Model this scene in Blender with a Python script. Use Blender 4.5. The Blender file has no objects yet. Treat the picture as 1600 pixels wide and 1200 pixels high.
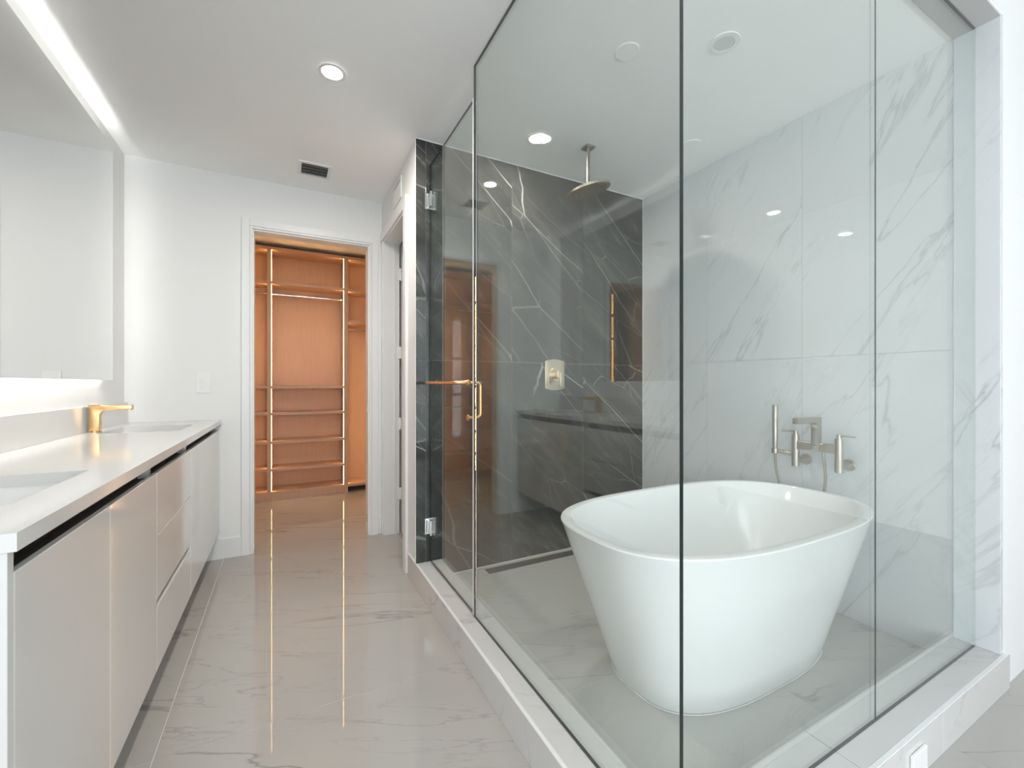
import bpy, bmesh, math, random
from mathutils import Vector, Matrix
random.seed(4)
SC = bpy.context.scene
COL = SC.collection
R = math.radians

# ------------------------------------------------------------------ camera
cam_d = bpy.data.cameras.new('camera')
cam = bpy.data.objects.new('camera', cam_d); COL.objects.link(cam)
cam.location = (0, 0, 1.24)
cam.rotation_euler = (R(90), 0, R(-27.8855))
cam_d.sensor_width = 36.0
cam_d.lens = 36.0 * 669.0 / 1600.0
cam_d.clip_start = 0.02
SC.camera = cam

# ------------------------------------------------------------------ world, exposure
SKY = (0.905, 0.955, 1.0)
SKY_S = 4.4
world = bpy.data.worlds.new('sky'); SC.world = world
world.use_nodes = True
bg = world.node_tree.nodes['Background']
bg.inputs[0].default_value = (*SKY, 1); bg.inputs[1].default_value = SKY_S
vs = SC.view_settings
vs.view_transform = 'Standard'; vs.look = 'None'; vs.gamma = 1.0; vs.use_curve_mapping = False
vs.exposure = 0.34
cy = SC.cycles
cy.max_bounces = 14; cy.diffuse_bounces = 6; cy.glossy_bounces = 6; cy.transmission_bounces = 6
cy.transparent_max_bounces = 24
cy.caustics_reflective = False; cy.caustics_refractive = False
cy.sample_clamp_indirect = 6.0
LED_MIRROR = 26.0      # top and bottom strips
LED_MIRROR_SIDE = 10.0
LED_CLOSET = 26.0
LAMP = 950.0      # passage downlight
LAMP_SHOWER = 450.0
LAMP_CLOSET_ADDED = 130.0  # strength of the added closet lamp

def portal(name, loc, rot, sx, sy):
    l = bpy.data.lights.new(name, 'AREA'); l.shape = 'RECTANGLE'; l.size = sx; l.size_y = sy
    l.cycles.is_portal = True
    o = bpy.data.objects.new(name, l); COL.objects.link(o); o.location = loc; o.rotation_euler = rot

# ------------------------------------------------------------------ dimensions (metres)
CEIL = 2.74; CEIL_HI = 2.98
XL = -0.93            # mirror wall
YB = 3.655            # wall with the closet door
XH = 0.71             # passage wall right of the closet
YD = 2.577            # dark marble wall
XR = 2.565            # light marble wall
YF = 0.605            # front face of the shower portal
XG, YG = 0.79, 0.675  # glass planes
ZC = 0.145            # curb height
ZS = 0.036            # shower floor
XI, YI = 0.862, 0.765 # inner curb faces
BACK_Y, RIGHT_X = -2.6, 4.7

# window portals (area lights that only guide sky light)
portal('window_portal', (0.525, BACK_Y - 0.05, 1.47), (R(90), 0, 0), 2.75, 2.75)

portal('window_portal', (XL - 0.05, -1.40, 1.47), (0, R(-90), 0), 2.75, 2.1)

# ------------------------------------------------------------------ mesh helpers
def NB(): return bmesh.new()

def box(bm, lo, hi, bev=0.0, seg=2):
    t = bmesh.new()
    vs_ = [t.verts.new((x, y, z)) for x in (lo[0], hi[0]) for y in (lo[1], hi[1]) for z in (lo[2], hi[2])]
    for f in ((0,1,3,2),(4,6,7,5),(0,4,5,1),(2,3,7,6),(0,2,6,4),(1,5,7,3)):
        t.faces.new([vs_[i] for i in f])
    if bev > 0:
        bmesh.ops.bevel(t, geom=list(t.edges), offset=bev, segments=seg, affect='EDGES', profile=0.5)
    merge(bm, t)

def merge(bm, t):
    bmesh.ops.recalc_face_normals(t, faces=list(t.faces))
    m = bpy.data.meshes.new('t'); t.to_mesh(m); t.free()
    bm.from_mesh(m); bpy.data.meshes.remove(m)

def frame_of(d):
    d = Vector(d).normalized()
    a = Vector((0, 0, 1)) if abs(d.z) < 0.9 else Vector((1, 0, 0))
    u = d.cross(a).normalized(); v = d.cross(u).normalized()
    return u, v

def tube(bm, pts, r, n=20, cap=True):
    """round bar along points; r a number or a list"""
    t = bmesh.new()
    pts = [Vector(p) for p in pts]
    rr = r if isinstance(r, (list, tuple)) else [r] * len(pts)
    u, v = frame_of(pts[1] - pts[0]); rings = []
    for i, p in enumerate(pts):
        if i == 0: d = pts[1] - pts[0]
        elif i == len(pts) - 1: d = pts[-1] - pts[-2]
        else: d = (pts[i+1] - pts[i]).normalized() + (pts[i] - pts[i-1]).normalized()
        d.normalize()
        u = (u - d * u.dot(d))
        if u.length < 1e-6: u, v = frame_of(d)
        u.normalize(); v = d.cross(u).normalized()
        rings.append([t.verts.new(p + (u * math.cos(a) + v * math.sin(a)) * rr[i])
                      for a in [2 * math.pi * k / n for k in range(n)]])
    for a, b in zip(rings, rings[1:]):
        for k in range(n): t.faces.new((a[k], a[(k+1) % n], b[(k+1) % n], b[k]))
    if cap:
        t.faces.new(rings[0]); t.faces.new(list(reversed(rings[-1])))
    merge(bm, t)

def rod(bm, p0, p1, r, n=24, bev=0.0):
    p0, p1 = Vector(p0), Vector(p1)
    if bev <= 0: return tube(bm, [p0, p1], r, n)
    d = (p1 - p0).normalized()
    tube(bm, [p0, p0 + d * bev, p1 - d * bev, p1], [r - bev, r, r, r - bev], n)

def prism(bm, poly, f, d0, d1, bev=0.0):
    """poly in 2D, f(a,b,depth)->xyz, extruded between two depths"""
    t = bmesh.new()
    A = [t.verts.new(f(a, b, d0)) for a, b in poly]
    B = [t.verts.new(f(a, b, d1)) for a, b in poly]
    n = len(poly)
    t.faces.new(A); t.faces.new(list(reversed(B)))
    for k in range(n): t.faces.new((A[k], A[(k+1) % n], B[(k+1) % n], B[k]))
    if bev > 0:
        bmesh.ops.recalc_face_normals(t, faces=list(t.faces))
        es = [e for e in t.edges if len(e.link_faces) == 2 and e.calc_face_angle(0) > 0.6]
        bmesh.ops.bevel(t, geom=es, offset=bev, segments=2, affect='EDGES', profile=0.5)
    merge(bm, t)

def ring(bm, c, r0, r1, z0, z1, n=48):
    """flat ring (r0 inner, r1 outer) between two heights"""
    t = bmesh.new(); c = Vector(c)
    L = []
    for (r, z) in ((r0, z0), (r1, z0), (r1, z1), (r0, z1)):
        L.append([t.verts.new((c.x + r * math.cos(2*math.pi*k/n), c.y + r * math.sin(2*math.pi*k/n), z)) for k in range(n)])
    for a in range(4):
        p, q = L[a], L[(a+1) % 4]
        for k in range(n): t.faces.new((p[k], p[(k+1) % n], q[(k+1) % n], q[k]))
    merge(bm, t)

def tag(o, label=None, cat=None, group=None, kind=None):
    if label: o['label'] = label
    if cat: o['category'] = cat
    if group: o['group'] = group
    if kind: o['kind'] = kind
    return o

def thing(name, loc, label, cat, group=None, kind=None):
    o = bpy.data.objects.new(name, None); COL.objects.link(o)
    o.location = loc; o.empty_display_size = 0.1
    return tag(o, label, cat, group, kind)

def wpos(o):
    p = Vector((0, 0, 0))
    while o: p += Vector(o.location); o = o.parent
    return p

def mk(name, bm, mat, parent=None, smooth=None, label=None, cat=None, group=None, kind=None):
    """one mesh object; bm is in world metres, origin goes to the base centre"""
    xs = [v.co for v in bm.verts]
    lo = Vector((min(c.x for c in xs), min(c.y for c in xs), min(c.z for c in xs)))
    hi = Vector((max(c.x for c in xs), max(c.y for c in xs), max(c.z for c in xs)))
    base = Vector(((lo.x + hi.x) / 2, (lo.y + hi.y) / 2, lo.z))
    bmesh.ops.translate(bm, verts=list(bm.verts), vec=-base)
    me = bpy.data.meshes.new(name); bm.to_mesh(me); bm.free()
    for m in (mat if isinstance(mat, (list, tuple)) else [mat]): me.materials.append(m)
    if smooth is not None:
        for p in me.polygons: p.use_smooth = True
        me.set_sharp_from_angle(angle=R(smooth))
    o = bpy.data.objects.new(name, me); COL.objects.link(o)
    if parent:
        o.parent = parent; o.location = base - wpos(parent)
    else: o.location = base
    return tag(o, label, cat, group, kind)

def mkbox(name, lo, hi, mat, parent=None, bev=0.0, **k):
    bm = NB(); box(bm, lo, hi, bev)
    return mk(name, bm, mat, parent, **k)

# ------------------------------------------------------------------ materials
def new_mat(name):
    m = bpy.data.materials.new(name); m.use_nodes = True
    nt = m.node_tree
    return m, nt, nt.nodes['Principled BSDF']

def N(nt, typ, **kw):
    n = nt.nodes.new(typ)
    for k, v in kw.items():
        if k.startswith('i_'): n.inputs[k[2:].replace('_', ' ')].default_value = v
        else: setattr(n, k, v)
    return n

def plain(name, col, rough=0.5, metal=0.0, spec=0.5, noise=0.0, nscale=30.0, bump=0.0, coat=0.0):
    m, nt, p = new_mat(name)
    p.inputs['Base Color'].default_value = (*col, 1); p.inputs['Roughness'].default_value = rough
    p.inputs['Metallic'].default_value = metal; p.inputs['Specular IOR Level'].default_value = spec
    if coat: p.inputs['Coat Weight'].default_value = coat; p.inputs['Coat Roughness'].default_value = 0.03
    if noise or bump:
        tc = N(nt, 'ShaderNodeTexCoord')
        nz = N(nt, 'ShaderNodeTexNoise', i_Scale=nscale, i_Detail=4.0)
        nt.links.new(tc.outputs['Object'], nz.inputs['Vector'])
        if noise:
            mx = N(nt, 'ShaderNodeMixRGB'); mx.inputs[1].default_value = (*[c * (1 - noise) for c in col], 1)
            mx.inputs[2].default_value = (*[min(1, c * (1 + noise)) for c in col], 1)
            nt.links.new(nz.outputs['Fac'], mx.inputs[0]); nt.links.new(mx.outputs[0], p.inputs['Base Color'])
        if bump:
            b = N(nt, 'ShaderNodeBump', i_Strength=bump, i_Distance=0.002)
            nt.links.new(nz.outputs['Fac'], b.inputs['Height']); nt.links.new(b.outputs[0], p.inputs['Normal'])
    return m

def emit(name, col, s):
    m = bpy.data.materials.new(name); m.use_nodes = True; nt = m.node_tree
    nt.nodes.remove(nt.nodes['Principled BSDF'])
    e = N(nt, 'ShaderNodeEmission'); e.inputs[0].default_value = (*col, 1); e.inputs[1].default_value = s
    nt.links.new(e.outputs[0], nt.nodes['Material Output'].inputs[0])
    return m

def tile_coords(nt, rot, scale):
    """position in metres, moved by a random amount for each tile, turned and stretched"""
    g = N(nt, 'ShaderNodeNewGeometry'); oi = N(nt, 'ShaderNodeObjectInfo')
    mu = N(nt, 'ShaderNodeVectorMath', operation='SCALE'); mu.inputs[0].default_value = (13.7, 9.1, 17.3)
    nt.links.new(oi.outputs['Random'], mu.inputs['Scale'])
    ad = N(nt, 'ShaderNodeVectorMath', operation='ADD')
    nt.links.new(g.outputs['Position'], ad.inputs[0]); nt.links.new(mu.outputs[0], ad.inputs[1])
    mp = N(nt, 'ShaderNodeMapping'); mp.vector_type = 'POINT'
    mp.inputs['Rotation'].default_value = rot
    nt.links.new(ad.outputs[0], mp.inputs['Vector'])
    mp2 = N(nt, 'ShaderNodeMapping'); mp2.inputs['Scale'].default_value = scale
    nt.links.new(mp.outputs[0], mp2.inputs['Vector'])
    return mp2.outputs[0]

def ramp(nt, src, stops):
    r = N(nt, 'ShaderNodeValToRGB'); e = r.color_ramp.elements
    while len(e) < len(stops): e.new(0.5)
    for k, (p, v) in enumerate(stops):
        e[k].position = p; e[k].color = (v, v, v, 1) if not isinstance(v, tuple) else (*v, 1)
    nt.links.new(src, r.inputs[0]); return r.outputs[0]

def math_n(nt, op, a, b):
    n = N(nt, 'ShaderNodeMath', operation=op)
    for k, x in enumerate((a, b)):
        if isinstance(x, (int, float)): n.inputs[k].default_value = x
        else: nt.links.new(x, n.inputs[k])
    return n.outputs[0]

def marble_light(name, base, vein, rot, rough=0.04, amount=0.75, scale=(0.55, 2.2, 2.2), mask=(0.50, 0.68)):
    m, nt, p = new_mat(name)
    v = tile_coords(nt, rot, scale)
    n1 = N(nt, 'ShaderNodeTexNoise', i_Scale=1.1, i_Detail=6.0, i_Roughness=0.55, i_Distortion=0.5)
    n2 = N(nt, 'ShaderNodeTexNoise', i_Scale=0.9, i_Detail=2.0)
    n3 = N(nt, 'ShaderNodeTexNoise', i_Scale=2.6, i_Detail=7.0, i_Roughness=0.6, i_Distortion=0.3)
    n4 = N(nt, 'ShaderNodeTexNoise', i_Scale=1.6, i_Detail=3.0)
    for n in (n1, n2, n3, n4): nt.links.new(v, n.inputs['Vector'])
    r1 = ramp(nt, n1.outputs['Fac'], [(0.482, 0), (0.494, .3), (0.499, 1), (0.502, .9), (0.510, .1), (0.53, 0)])
    k1 = ramp(nt, n2.outputs['Fac'], [(mask[0], 0), (mask[1], 1)])
    r3 = ramp(nt, n3.outputs['Fac'], [(0.485, 0), (0.499, .8), (0.501, .8), (0.512, 0)])
    k3 = ramp(nt, n4.outputs['Fac'], [(0.50, 0), (0.66, 1)])
    a = math_n(nt, 'MULTIPLY', r1, k1); b = math_n(nt, 'MULTIPLY', r3, k3)
    b2 = math_n(nt, 'MULTIPLY', b, 0.55)
    f = math_n(nt, 'MULTIPLY', math_n(nt, 'MAXIMUM', a, b2), amount)
    cl = N(nt, 'ShaderNodeMixRGB'); cl.inputs[1].default_value = (*[c * 0.955 for c in base], 1)
    cl.inputs[2].default_value = (*[min(1, c * 1.03) for c in base], 1)
    nt.links.new(n4.outputs['Fac'], cl.inputs[0])
    mx = N(nt, 'ShaderNodeMixRGB'); mx.inputs[2].default_value = (*vein, 1)
    nt.links.new(f, mx.inputs[0]); nt.links.new(cl.outputs[0], mx.inputs[1])
    nt.links.new(mx.outputs[0], p.inputs['Base Color'])
    p.inputs['Roughness'].default_value = rough
    return m

def marble_dark(name):
    m, nt, p = new_mat(name)
    v = tile_coords(nt, (0, R(-42), 0), (0.30, 1.0, 1.25))
    dn = N(nt, 'ShaderNodeTexNoise', i_Scale=2.2, i_Detail=4.0)
    nt.links.new(v, dn.inputs['Vector'])
    sc = N(nt, 'ShaderNodeVectorMath', operation='SCALE'); sc.inputs['Scale'].default_value = 0.11
    nt.links.new(dn.outputs['Color'], sc.inputs[0])
    ad = N(nt, 'ShaderNodeVectorMath', operation='ADD'); nt.links.new(v, ad.inputs[0]); nt.links.new(sc.outputs[0], ad.inputs[1])
    vo = N(nt, 'ShaderNodeTexVoronoi', feature='DISTANCE_TO_EDGE', i_Scale=2.1)
    nt.links.new(ad.outputs[0], vo.inputs['Vector'])
    line = ramp(nt, vo.outputs['Distance'], [(0.0, 1), (0.003, .8), (0.008, 0)])
    kn = N(nt, 'ShaderNodeTexNoise', i_Scale=1.6, i_Detail=2.0); nt.links.new(v, kn.inputs['Vector'])
    k = ramp(nt, kn.outputs['Fac'], [(0.42, 0.05), (0.62, 1)])
    f = math_n(nt, 'MULTIPLY', math_n(nt, 'MULTIPLY', line, k), 0.75)
    cn = N(nt, 'ShaderNodeTexNoise', i_Scale=5.0, i_Detail=8.0, i_Roughness=0.65); nt.links.new(v, cn.inputs['Vector'])
    cl = ramp(nt, cn.outputs['Fac'], [(0.30, (0.024, 0.025, 0.025)), (0.55, (0.048, 0.049, 0.046)), (0.75, (0.095, 0.096, 0.086))])
    fn = N(nt, 'ShaderNodeTexNoise', i_Scale=26.0, i_Detail=5.0, i_Roughness=0.7); nt.links.new(v, fn.inputs['Vector'])
    fk = math_n(nt, 'MULTIPLY', ramp(nt, fn.outputs['Fac'], [(0.55, 0), (0.72, 1)]), ramp(nt, cn.outputs['Fac'], [(0.42, 0), (0.62, 0.7)]))
    fm = N(nt, 'ShaderNodeMixRGB'); fm.inputs[2].default_value = (0.17, 0.17, 0.15, 1)
    nt.links.new(fk, fm.inputs[0]); nt.links.new(cl, fm.inputs[1])
    vo2 = N(nt, 'ShaderNodeTexVoronoi', feature='DISTANCE_TO_EDGE', i_Scale=4.3); nt.links.new(ad.outputs[0], vo2.inputs['Vector'])
    l2 = math_n(nt, 'MULTIPLY', ramp(nt, vo2.outputs['Distance'], [(0.0, 0.7), (0.004, 0.35), (0.009, 0)]), ramp(nt, kn.outputs['Fac'], [(0.45, 0), (0.60, 0.5)]))
    f = math_n(nt, 'MAXIMUM', f, l2)
    mx = N(nt, 'ShaderNodeMixRGB'); mx.inputs[2].default_value = (0.46, 0.46, 0.42, 1)
    nt.links.new(f, mx.inputs[0]); nt.links.new(fm.outputs[0], mx.inputs[1])
    nt.links.new(mx.outputs[0], p.inputs['Base Color'])
    p.inputs['Roughness'].default_value = 0.015
    return m

def glass_clear(name, tint, ior=1.5):
    m = bpy.data.materials.new(name); m.use_nodes = True; nt = m.node_tree
    nt.nodes.remove(nt.nodes['Principled BSDF'])
    g = N(nt, 'ShaderNodeNewGeometry')
    i = math_n(nt, 'ADD', math_n(nt, 'MULTIPLY', g.outputs['Backfacing'], 1.0 / ior - ior), ior)
    fr = N(nt, 'ShaderNodeFresnel'); nt.links.new(i, fr.inputs['IOR'])
    tr = N(nt, 'ShaderNodeBsdfTransparent'); tr.inputs[0].default_value = (*tint, 1)
    gl = N(nt, 'ShaderNodeBsdfGlossy'); gl.inputs['Roughness'].default_value = 0.0
    gl.inputs['Color'].default_value = (0.96, 1, 0.98, 1)
    mx = N(nt, 'ShaderNodeMixShader')
    nt.links.new(fr.outputs[0], mx.inputs[0]); nt.links.new(tr.outputs[0], mx.inputs[1]); nt.links.new(gl.outputs[0], mx.inputs[2])
    nt.links.new(mx.outputs[0], nt.nodes['Material Output'].inputs[0])
    return m

def wood(name, a, b):
    m, nt, p = new_mat(name)
    tc = N(nt, 'ShaderNodeNewGeometry')
    mp = N(nt, 'ShaderNodeMapping'); mp.inputs['Scale'].default_value = (90, 90, 3)
    nt.links.new(tc.outputs['Position'], mp.inputs['Vector'])
    nz = N(nt, 'ShaderNodeTexNoise', i_Scale=1.0, i_Detail=4.0); nt.links.new(mp.outputs[0], nz.inputs['Vector'])
    mx = N(nt, 'ShaderNodeMixRGB'); mx.inputs[1].default_value = (*a, 1); mx.inputs[2].default_value = (*b, 1)
    nt.links.new(nz.outputs['Fac'], mx.inputs[0]); nt.links.new(mx.outputs[0], p.inputs['Base Color'])
    bp = N(nt, 'ShaderNodeBump', i_Strength=0.15, i_Distance=0.001)
    nt.links.new(nz.outputs['Fac'], bp.inputs['Height']); nt.links.new(bp.outputs[0], p.inputs['Normal'])
    p.inputs['Roughness'].default_value = 0.42
    return m

M = {}
M['paint'] = plain('white_wall_paint', (0.80, 0.80, 0.79), 0.6, noise=0.012, nscale=3.0, bump=0.02)
M['ceil'] = plain('ceiling_paint', (0.93, 0.93, 0.92), 0.75, noise=0.012, nscale=3.0)
M['trim'] = plain('white_trim_paint', (0.80, 0.80, 0.79), 0.35, noise=0.01)
M['floor'] = marble_light('polished_floor_marble', (0.43, 0.412, 0.388), (0.155, 0.152, 0.15), (0, 0, R(27)), 0.02, 0.8, (0.5, 2.6, 2.6), (0.45, 0.64))
M['showerfloor'] = marble_light('shower_floor_marble', (0.51, 0.505, 0.48), (0.20, 0.195, 0.19), (0, 0, R(27)), 0.12, 0.75)
M['wallmarble'] = marble_light('wall_marble', (0.64, 0.658, 0.67), (0.23, 0.25, 0.25), (R(58), 0, 0), 0.015, 0.55, (2.2, 0.5, 2.8), (0.42, 0.66))
M['curb'] = marble_light('curb_marble', (0.62, 0.61, 0.595), (0.29, 0.28, 0.28), (0, 0, R(35)), 0.10, 0.6)
M['dark'] = marble_dark('dark_marble')
M['grout'] = plain('light_grout', (0.72, 0.71, 0.69), 0.8, noise=0.03)
M['darkgrout'] = plain('dark_grout', (0.30, 0.30, 0.29), 0.8, noise=0.05)
M['glass'] = glass_clear('clear_shower_glass', (0.976, 0.988, 0.979), 1.58)
M['pane'] = glass_clear('window_glass', (0.97, 0.98, 0.985))
M['edge'] = plain('dark_green_glass_edge', (0.006, 0.014, 0.012), 0.12, noise=0.02)
M['seal'] = plain('pale_door_seal', (0.62, 0.60, 0.62), 0.25, noise=0.02)
M['lacquer'] = plain('gloss_greige_lacquer', (0.70, 0.695, 0.675), 0.10, noise=0.01, nscale=2.0, coat=0.3)
M['quartz'] = plain('white_quartz', (0.70, 0.695, 0.68), 0.10, noise=0.015, nscale=6.0)
M['ceramic'] = plain('white_ceramic', (0.86, 0.86, 0.85), 0.08, noise=0.005)
M['acrylic'] = plain('white_tub_acrylic', (0.88, 0.89, 0.89), 0.10, noise=0.004)
M['channel'] = plain('dark_bronze_channel', (0.035, 0.033, 0.03), 0.4, noise=0.1)
M['gold'] = plain('brushed_gold', (0.78, 0.50, 0.25), 0.24, metal=1.0, noise=0.05, nscale=120)
M['copper'] = plain('brushed_rose_gold', (0.80, 0.44, 0.24), 0.22, metal=1.0, noise=0.05, nscale=120)
M['brass'] = plain('champagne_brass', (0.66, 0.56, 0.42), 0.27, metal=1.0, noise=0.05, nscale=120)
M['nickel'] = plain('brushed_nickel', (0.43, 0.38, 0.32), 0.28, metal=1.0, noise=0.05, nscale=120)
M['chrome'] = plain('polished_chrome', (0.80, 0.81, 0.82), 0.08, metal=1.0, noise=0.02)
M['drain'] = plain('bronze_drain', (0.10, 0.075, 0.06), 0.35, metal=0.6, noise=0.05)
M['mirror'] = plain('mirror_silver', (0.93, 0.94, 0.935), 0.0, metal=1.0, noise=0.002)
M['plastic'] = plain('white_plastic', (0.82, 0.82, 0.81), 0.35, noise=0.01)
M['shadowgap'] = plain('painted_gap_shade', (0.09, 0.09, 0.09), 0.8, noise=0.05)  # dark colour standing in for shade inside the vent and grille gaps
M['wood'] = wood('closet_wood_veneer', (0.47, 0.30, 0.21), (0.57, 0.38, 0.28))
M['led'] = emit('white_led', (1.0, 0.985, 0.96), LED_MIRROR)
M['sideled'] = emit('white_side_led', (1.0, 0.985, 0.96), LED_MIRROR_SIDE)
M['warmled'] = emit('warm_led', (1.0, 0.57, 0.21), LED_CLOSET)
M['lamp'] = emit('downlight_lens', (1.0, 0.94, 0.86), LAMP)
M['lamp3'] = emit('added_closet_lamp_lens', (1.0, 0.94, 0.88), LAMP_CLOSET_ADDED)
M['lamp2'] = emit('shower_downlight_lens', (1.0, 0.94, 0.86), LAMP_SHOWER)

# ------------------------------------------------------------------ setting: floor
fl = mkbox('floor', (-1.5, BACK_Y - 0.1, -0.08), (RIGHT_X + 0.1, 5.62, -0.0015), M['grout'], kind='structure',
           label='polished pale grey marble tile floor running into the closet', cat='floor')
G = 0.0012
xs = [-1.5, -0.387, 0.813, 2.013, 3.213, 4.8]; ys = [-2.7, -0.6, 1.80, 4.20, 5.62]
for i in range(len(xs) - 1):
    for j in range(len(ys) - 1):
        mkbox('tile', (xs[i] + G, ys[j] + G, -0.0015), (xs[i+1] - G, ys[j+1] - G, 0.0), M['floor'], fl, bev=0.0004)
# shower tray floor
sf = mkbox('shower_floor', (0.80, 0.70, 0.002), (XR, YD, ZS - 0.0015), M['grout'], kind='structure',
           label='pale marble shower floor under the bathtub', cat='floor')
DR = (1.14, 2.465, 2.40, 2.545)    # drain rectangle
def stile(x0, y0, x1, y1): mkbox('tile', (x0 + G, y0 + G, ZS - 0.0015), (x1 - G, y1 - G, ZS), M['showerfloor'], sf, bev=0.0004)
for (a, b) in ((0.80, 1.742), (1.742, XR)): stile(a, 0.70, b, 1.372)
stile(0.80, 1.372, XR, DR[1]); stile(0.80, DR[1], DR[0], DR[3]); stile(DR[2], DR[1], XR, DR[3]); stile(0.80, DR[3], XR, YD)
mkbox('linear_drain', (DR[0] + .002, DR[1] + .002, ZS - 0.0014), (DR[2] - .002, DR[3] - .002, ZS - 0.0004), M['drain'],
      label='long dark bronze slot drain in the shower floor', cat='drain')

# ------------------------------------------------------------------ setting: ceilings
mkbox('ceiling', (-1.5, YF + 0.002, CEIL), (XR + 0.2, 5.65, CEIL + 0.1), M['ceil'], kind='structure',
      label='flat white ceiling over vanity, passage and shower', cat='ceiling')
mkbox('ceiling_high', (-1.1, BACK_Y - 0.1, CEIL_HI), (RIGHT_X + 0.1, YF + 0.3, CEIL_HI + 0.1), M['ceil'], kind='structure',
      label='raised white ceiling in front of the shower', cat='ceiling')

# ------------------------------------------------------------------ setting: walls
def wall(name, boxes, mat, label):
    bm = NB()
    for lo, hi in boxes: box(bm, lo, hi)
    return mk(name, bm, mat, kind='structure', label=label, cat='wall')

LY0, LY1, LZ0, LZ1 = -2.45, -0.35, 0.10, 2.85  # opening for the added daylight window
wall('wall_left', [((XL - 0.12, LY1, 0), (XL, YB + 0.12, CEIL_HI)), ((XL - 0.12, BACK_Y, 0), (XL, LY0, CEIL_HI)),
                   ((XL - 0.12, LY0, 0), (XL, LY1, LZ0)), ((XL - 0.12, LY0, LZ1), (XL, LY1, CEIL_HI))], M['paint'], 'white wall behind the vanity and mirror')
CX0, CX1, CZ = -0.215, 0.610, 2.377     # closet opening
wall('wall_back', [((XL - 0.12, YB, 0), (CX0, YB + 0.12, CEIL)), ((CX1, YB, 0), (XH + 0.12, YB + 0.12, CEIL)),
                   ((CX0, YB, CZ), (CX1, YB + 0.12, CEIL))], M['paint'], 'white wall with the closet doorway')
HY0, HY1, HZ = 2.868, 3.60, 2.412       # passage doorway
wall('wall_hall', [((XH, YD + 0.012, 0), (XH + 0.12, HY0, CEIL)), ((XH, HY1, 0), (XH + 0.12, YB, CEIL)),
                   ((XH, HY0, HZ), (XH + 0.12, HY1, CEIL))], M['paint'], 'white passage wall with a doorway and small grille')
wall('wall_shower', [((XH + 0.12, YD + 0.012, 0), (XR + 0.12, YD + 0.12, CEIL))], M['paint'], 'wall that carries the dark marble tiles')
wall('wall_right', [((XR + 0.012, YF + 0.14, 0), (XR + 0.13, YD + 0.12, CEIL))], M['grout'], 'wall that carries the pale marble tiles')
wall('wall_front', [((XR + 0.012, YF, 0), (RIGHT_X, YF + 0.14, CEIL_HI)), ((XL, YF, CEIL + 0.012), (XR + 0.012, YF + 0.14, CEIL_HI))],
     M['paint'], 'white wall beside and above the shower opening')
# room behind the camera: window walls
WX0, WX1, WZ0, WZ1 = -0.85, 1.90, 0.10, 2.85
SX0, SX1 = 2.78, 3.07
wall('wall_window_back', [((XL, BACK_Y - 0.12, 0), (WX0, BACK_Y, CEIL_HI)), ((WX1, BACK_Y - 0.12, 0), (SX0, BACK_Y, CEIL_HI)), ((SX1, BACK_Y - 0.12, 0), (RIGHT_X, BACK_Y, CEIL_HI)),
                   ((SX0, BACK_Y - 0.12, 2.52), (SX1, BACK_Y, CEIL_HI)), ((SX0, BACK_Y - 0.12, 0), (SX1, BACK_Y, 0.18)),
                   ((WX0, BACK_Y - 0.12, WZ1), (WX1, BACK_Y, CEIL_HI)), ((WX0, BACK_Y - 0.12, 0), (WX1, BACK_Y, WZ0))],
     M['paint'], 'white wall with a wide window behind the camera')
wall('wall_window_right', [((RIGHT_X, BACK_Y - 0.12, 0), (RIGHT_X + 0.12, YF + 0.14, CEIL_HI))], M['paint'], 'white wall to the right of the camera')

def window(name, label, lo, hi, axis):
    t = thing(name, ((lo[0] + hi[0]) / 2, (lo[1] + hi[1]) / 2, lo[2]), label, 'window', kind='structure')
    w = 0.05
    if axis == 'x':
        y0, y1 = lo[1], hi[1]
        segs = [((lo[0], y0, lo[2]), (hi[0], y1, lo[2] + w)), ((lo[0], y0, hi[2] - w), (hi[0], y1, hi[2])),
                ((lo[0], y0, lo[2] + w), (lo[0] + w, y1, hi[2] - w)), ((hi[0] - w, y0, lo[2] + w), (hi[0], y1, hi[2] - w))]
        pn = ((lo[0] + w, (y0 + y1) / 2 - .004, lo[2] + w), (hi[0] - w, (y0 + y1) / 2 + .004, hi[2] - w))
    else:
        x0, x1 = lo[0], hi[0]
        segs = [((x0, lo[1], lo[2]), (x1, hi[1], lo[2] + w)), ((x0, lo[1], hi[2] - w), (x1, hi[1], hi[2])),
                ((x0, lo[1], lo[2] + w), (x1, lo[1] + w, hi[2] - w)), ((x0, hi[1] - w, lo[2] + w), (x1, hi[1], hi[2] - w))]
        pn = (((x0 + x1) / 2 - .004, lo[1] + w, lo[2] + w), ((x0 + x1) / 2 + .004, hi[1] - w, hi[2] - w))
    for a, b in segs: mkbox('window_frame', a, b, M['trim'], t)
    mkbox('pane', *pn, M['pane'], t)
    return t
window('window_1', 'wide white framed window behind the camera', (WX0, BACK_Y - 0.10, WZ0), (WX1, BACK_Y - 0.03, WZ1), 'x')
w3 = window('window_3', 'narrow white framed window in the wall behind the camera', (SX0, BACK_Y - 0.10, 0.18), (SX1, BACK_Y - 0.03, 2.52), 'x')
for z in (1.02, 1.72): mkbox('glazing_bar', (SX0 + 0.05, BACK_Y - 0.095, z), (SX1 - 0.05, BACK_Y - 0.035, z + 0.03), M['channel'], w3)
window('window_added', 'unseen white framed window added in the left wall for more daylight', (XL - 0.10, LY0, LZ0), (XL - 0.03, LY1, LZ1), 'y')  # unseen, added to brighten the ceiling and the right wall

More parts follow.
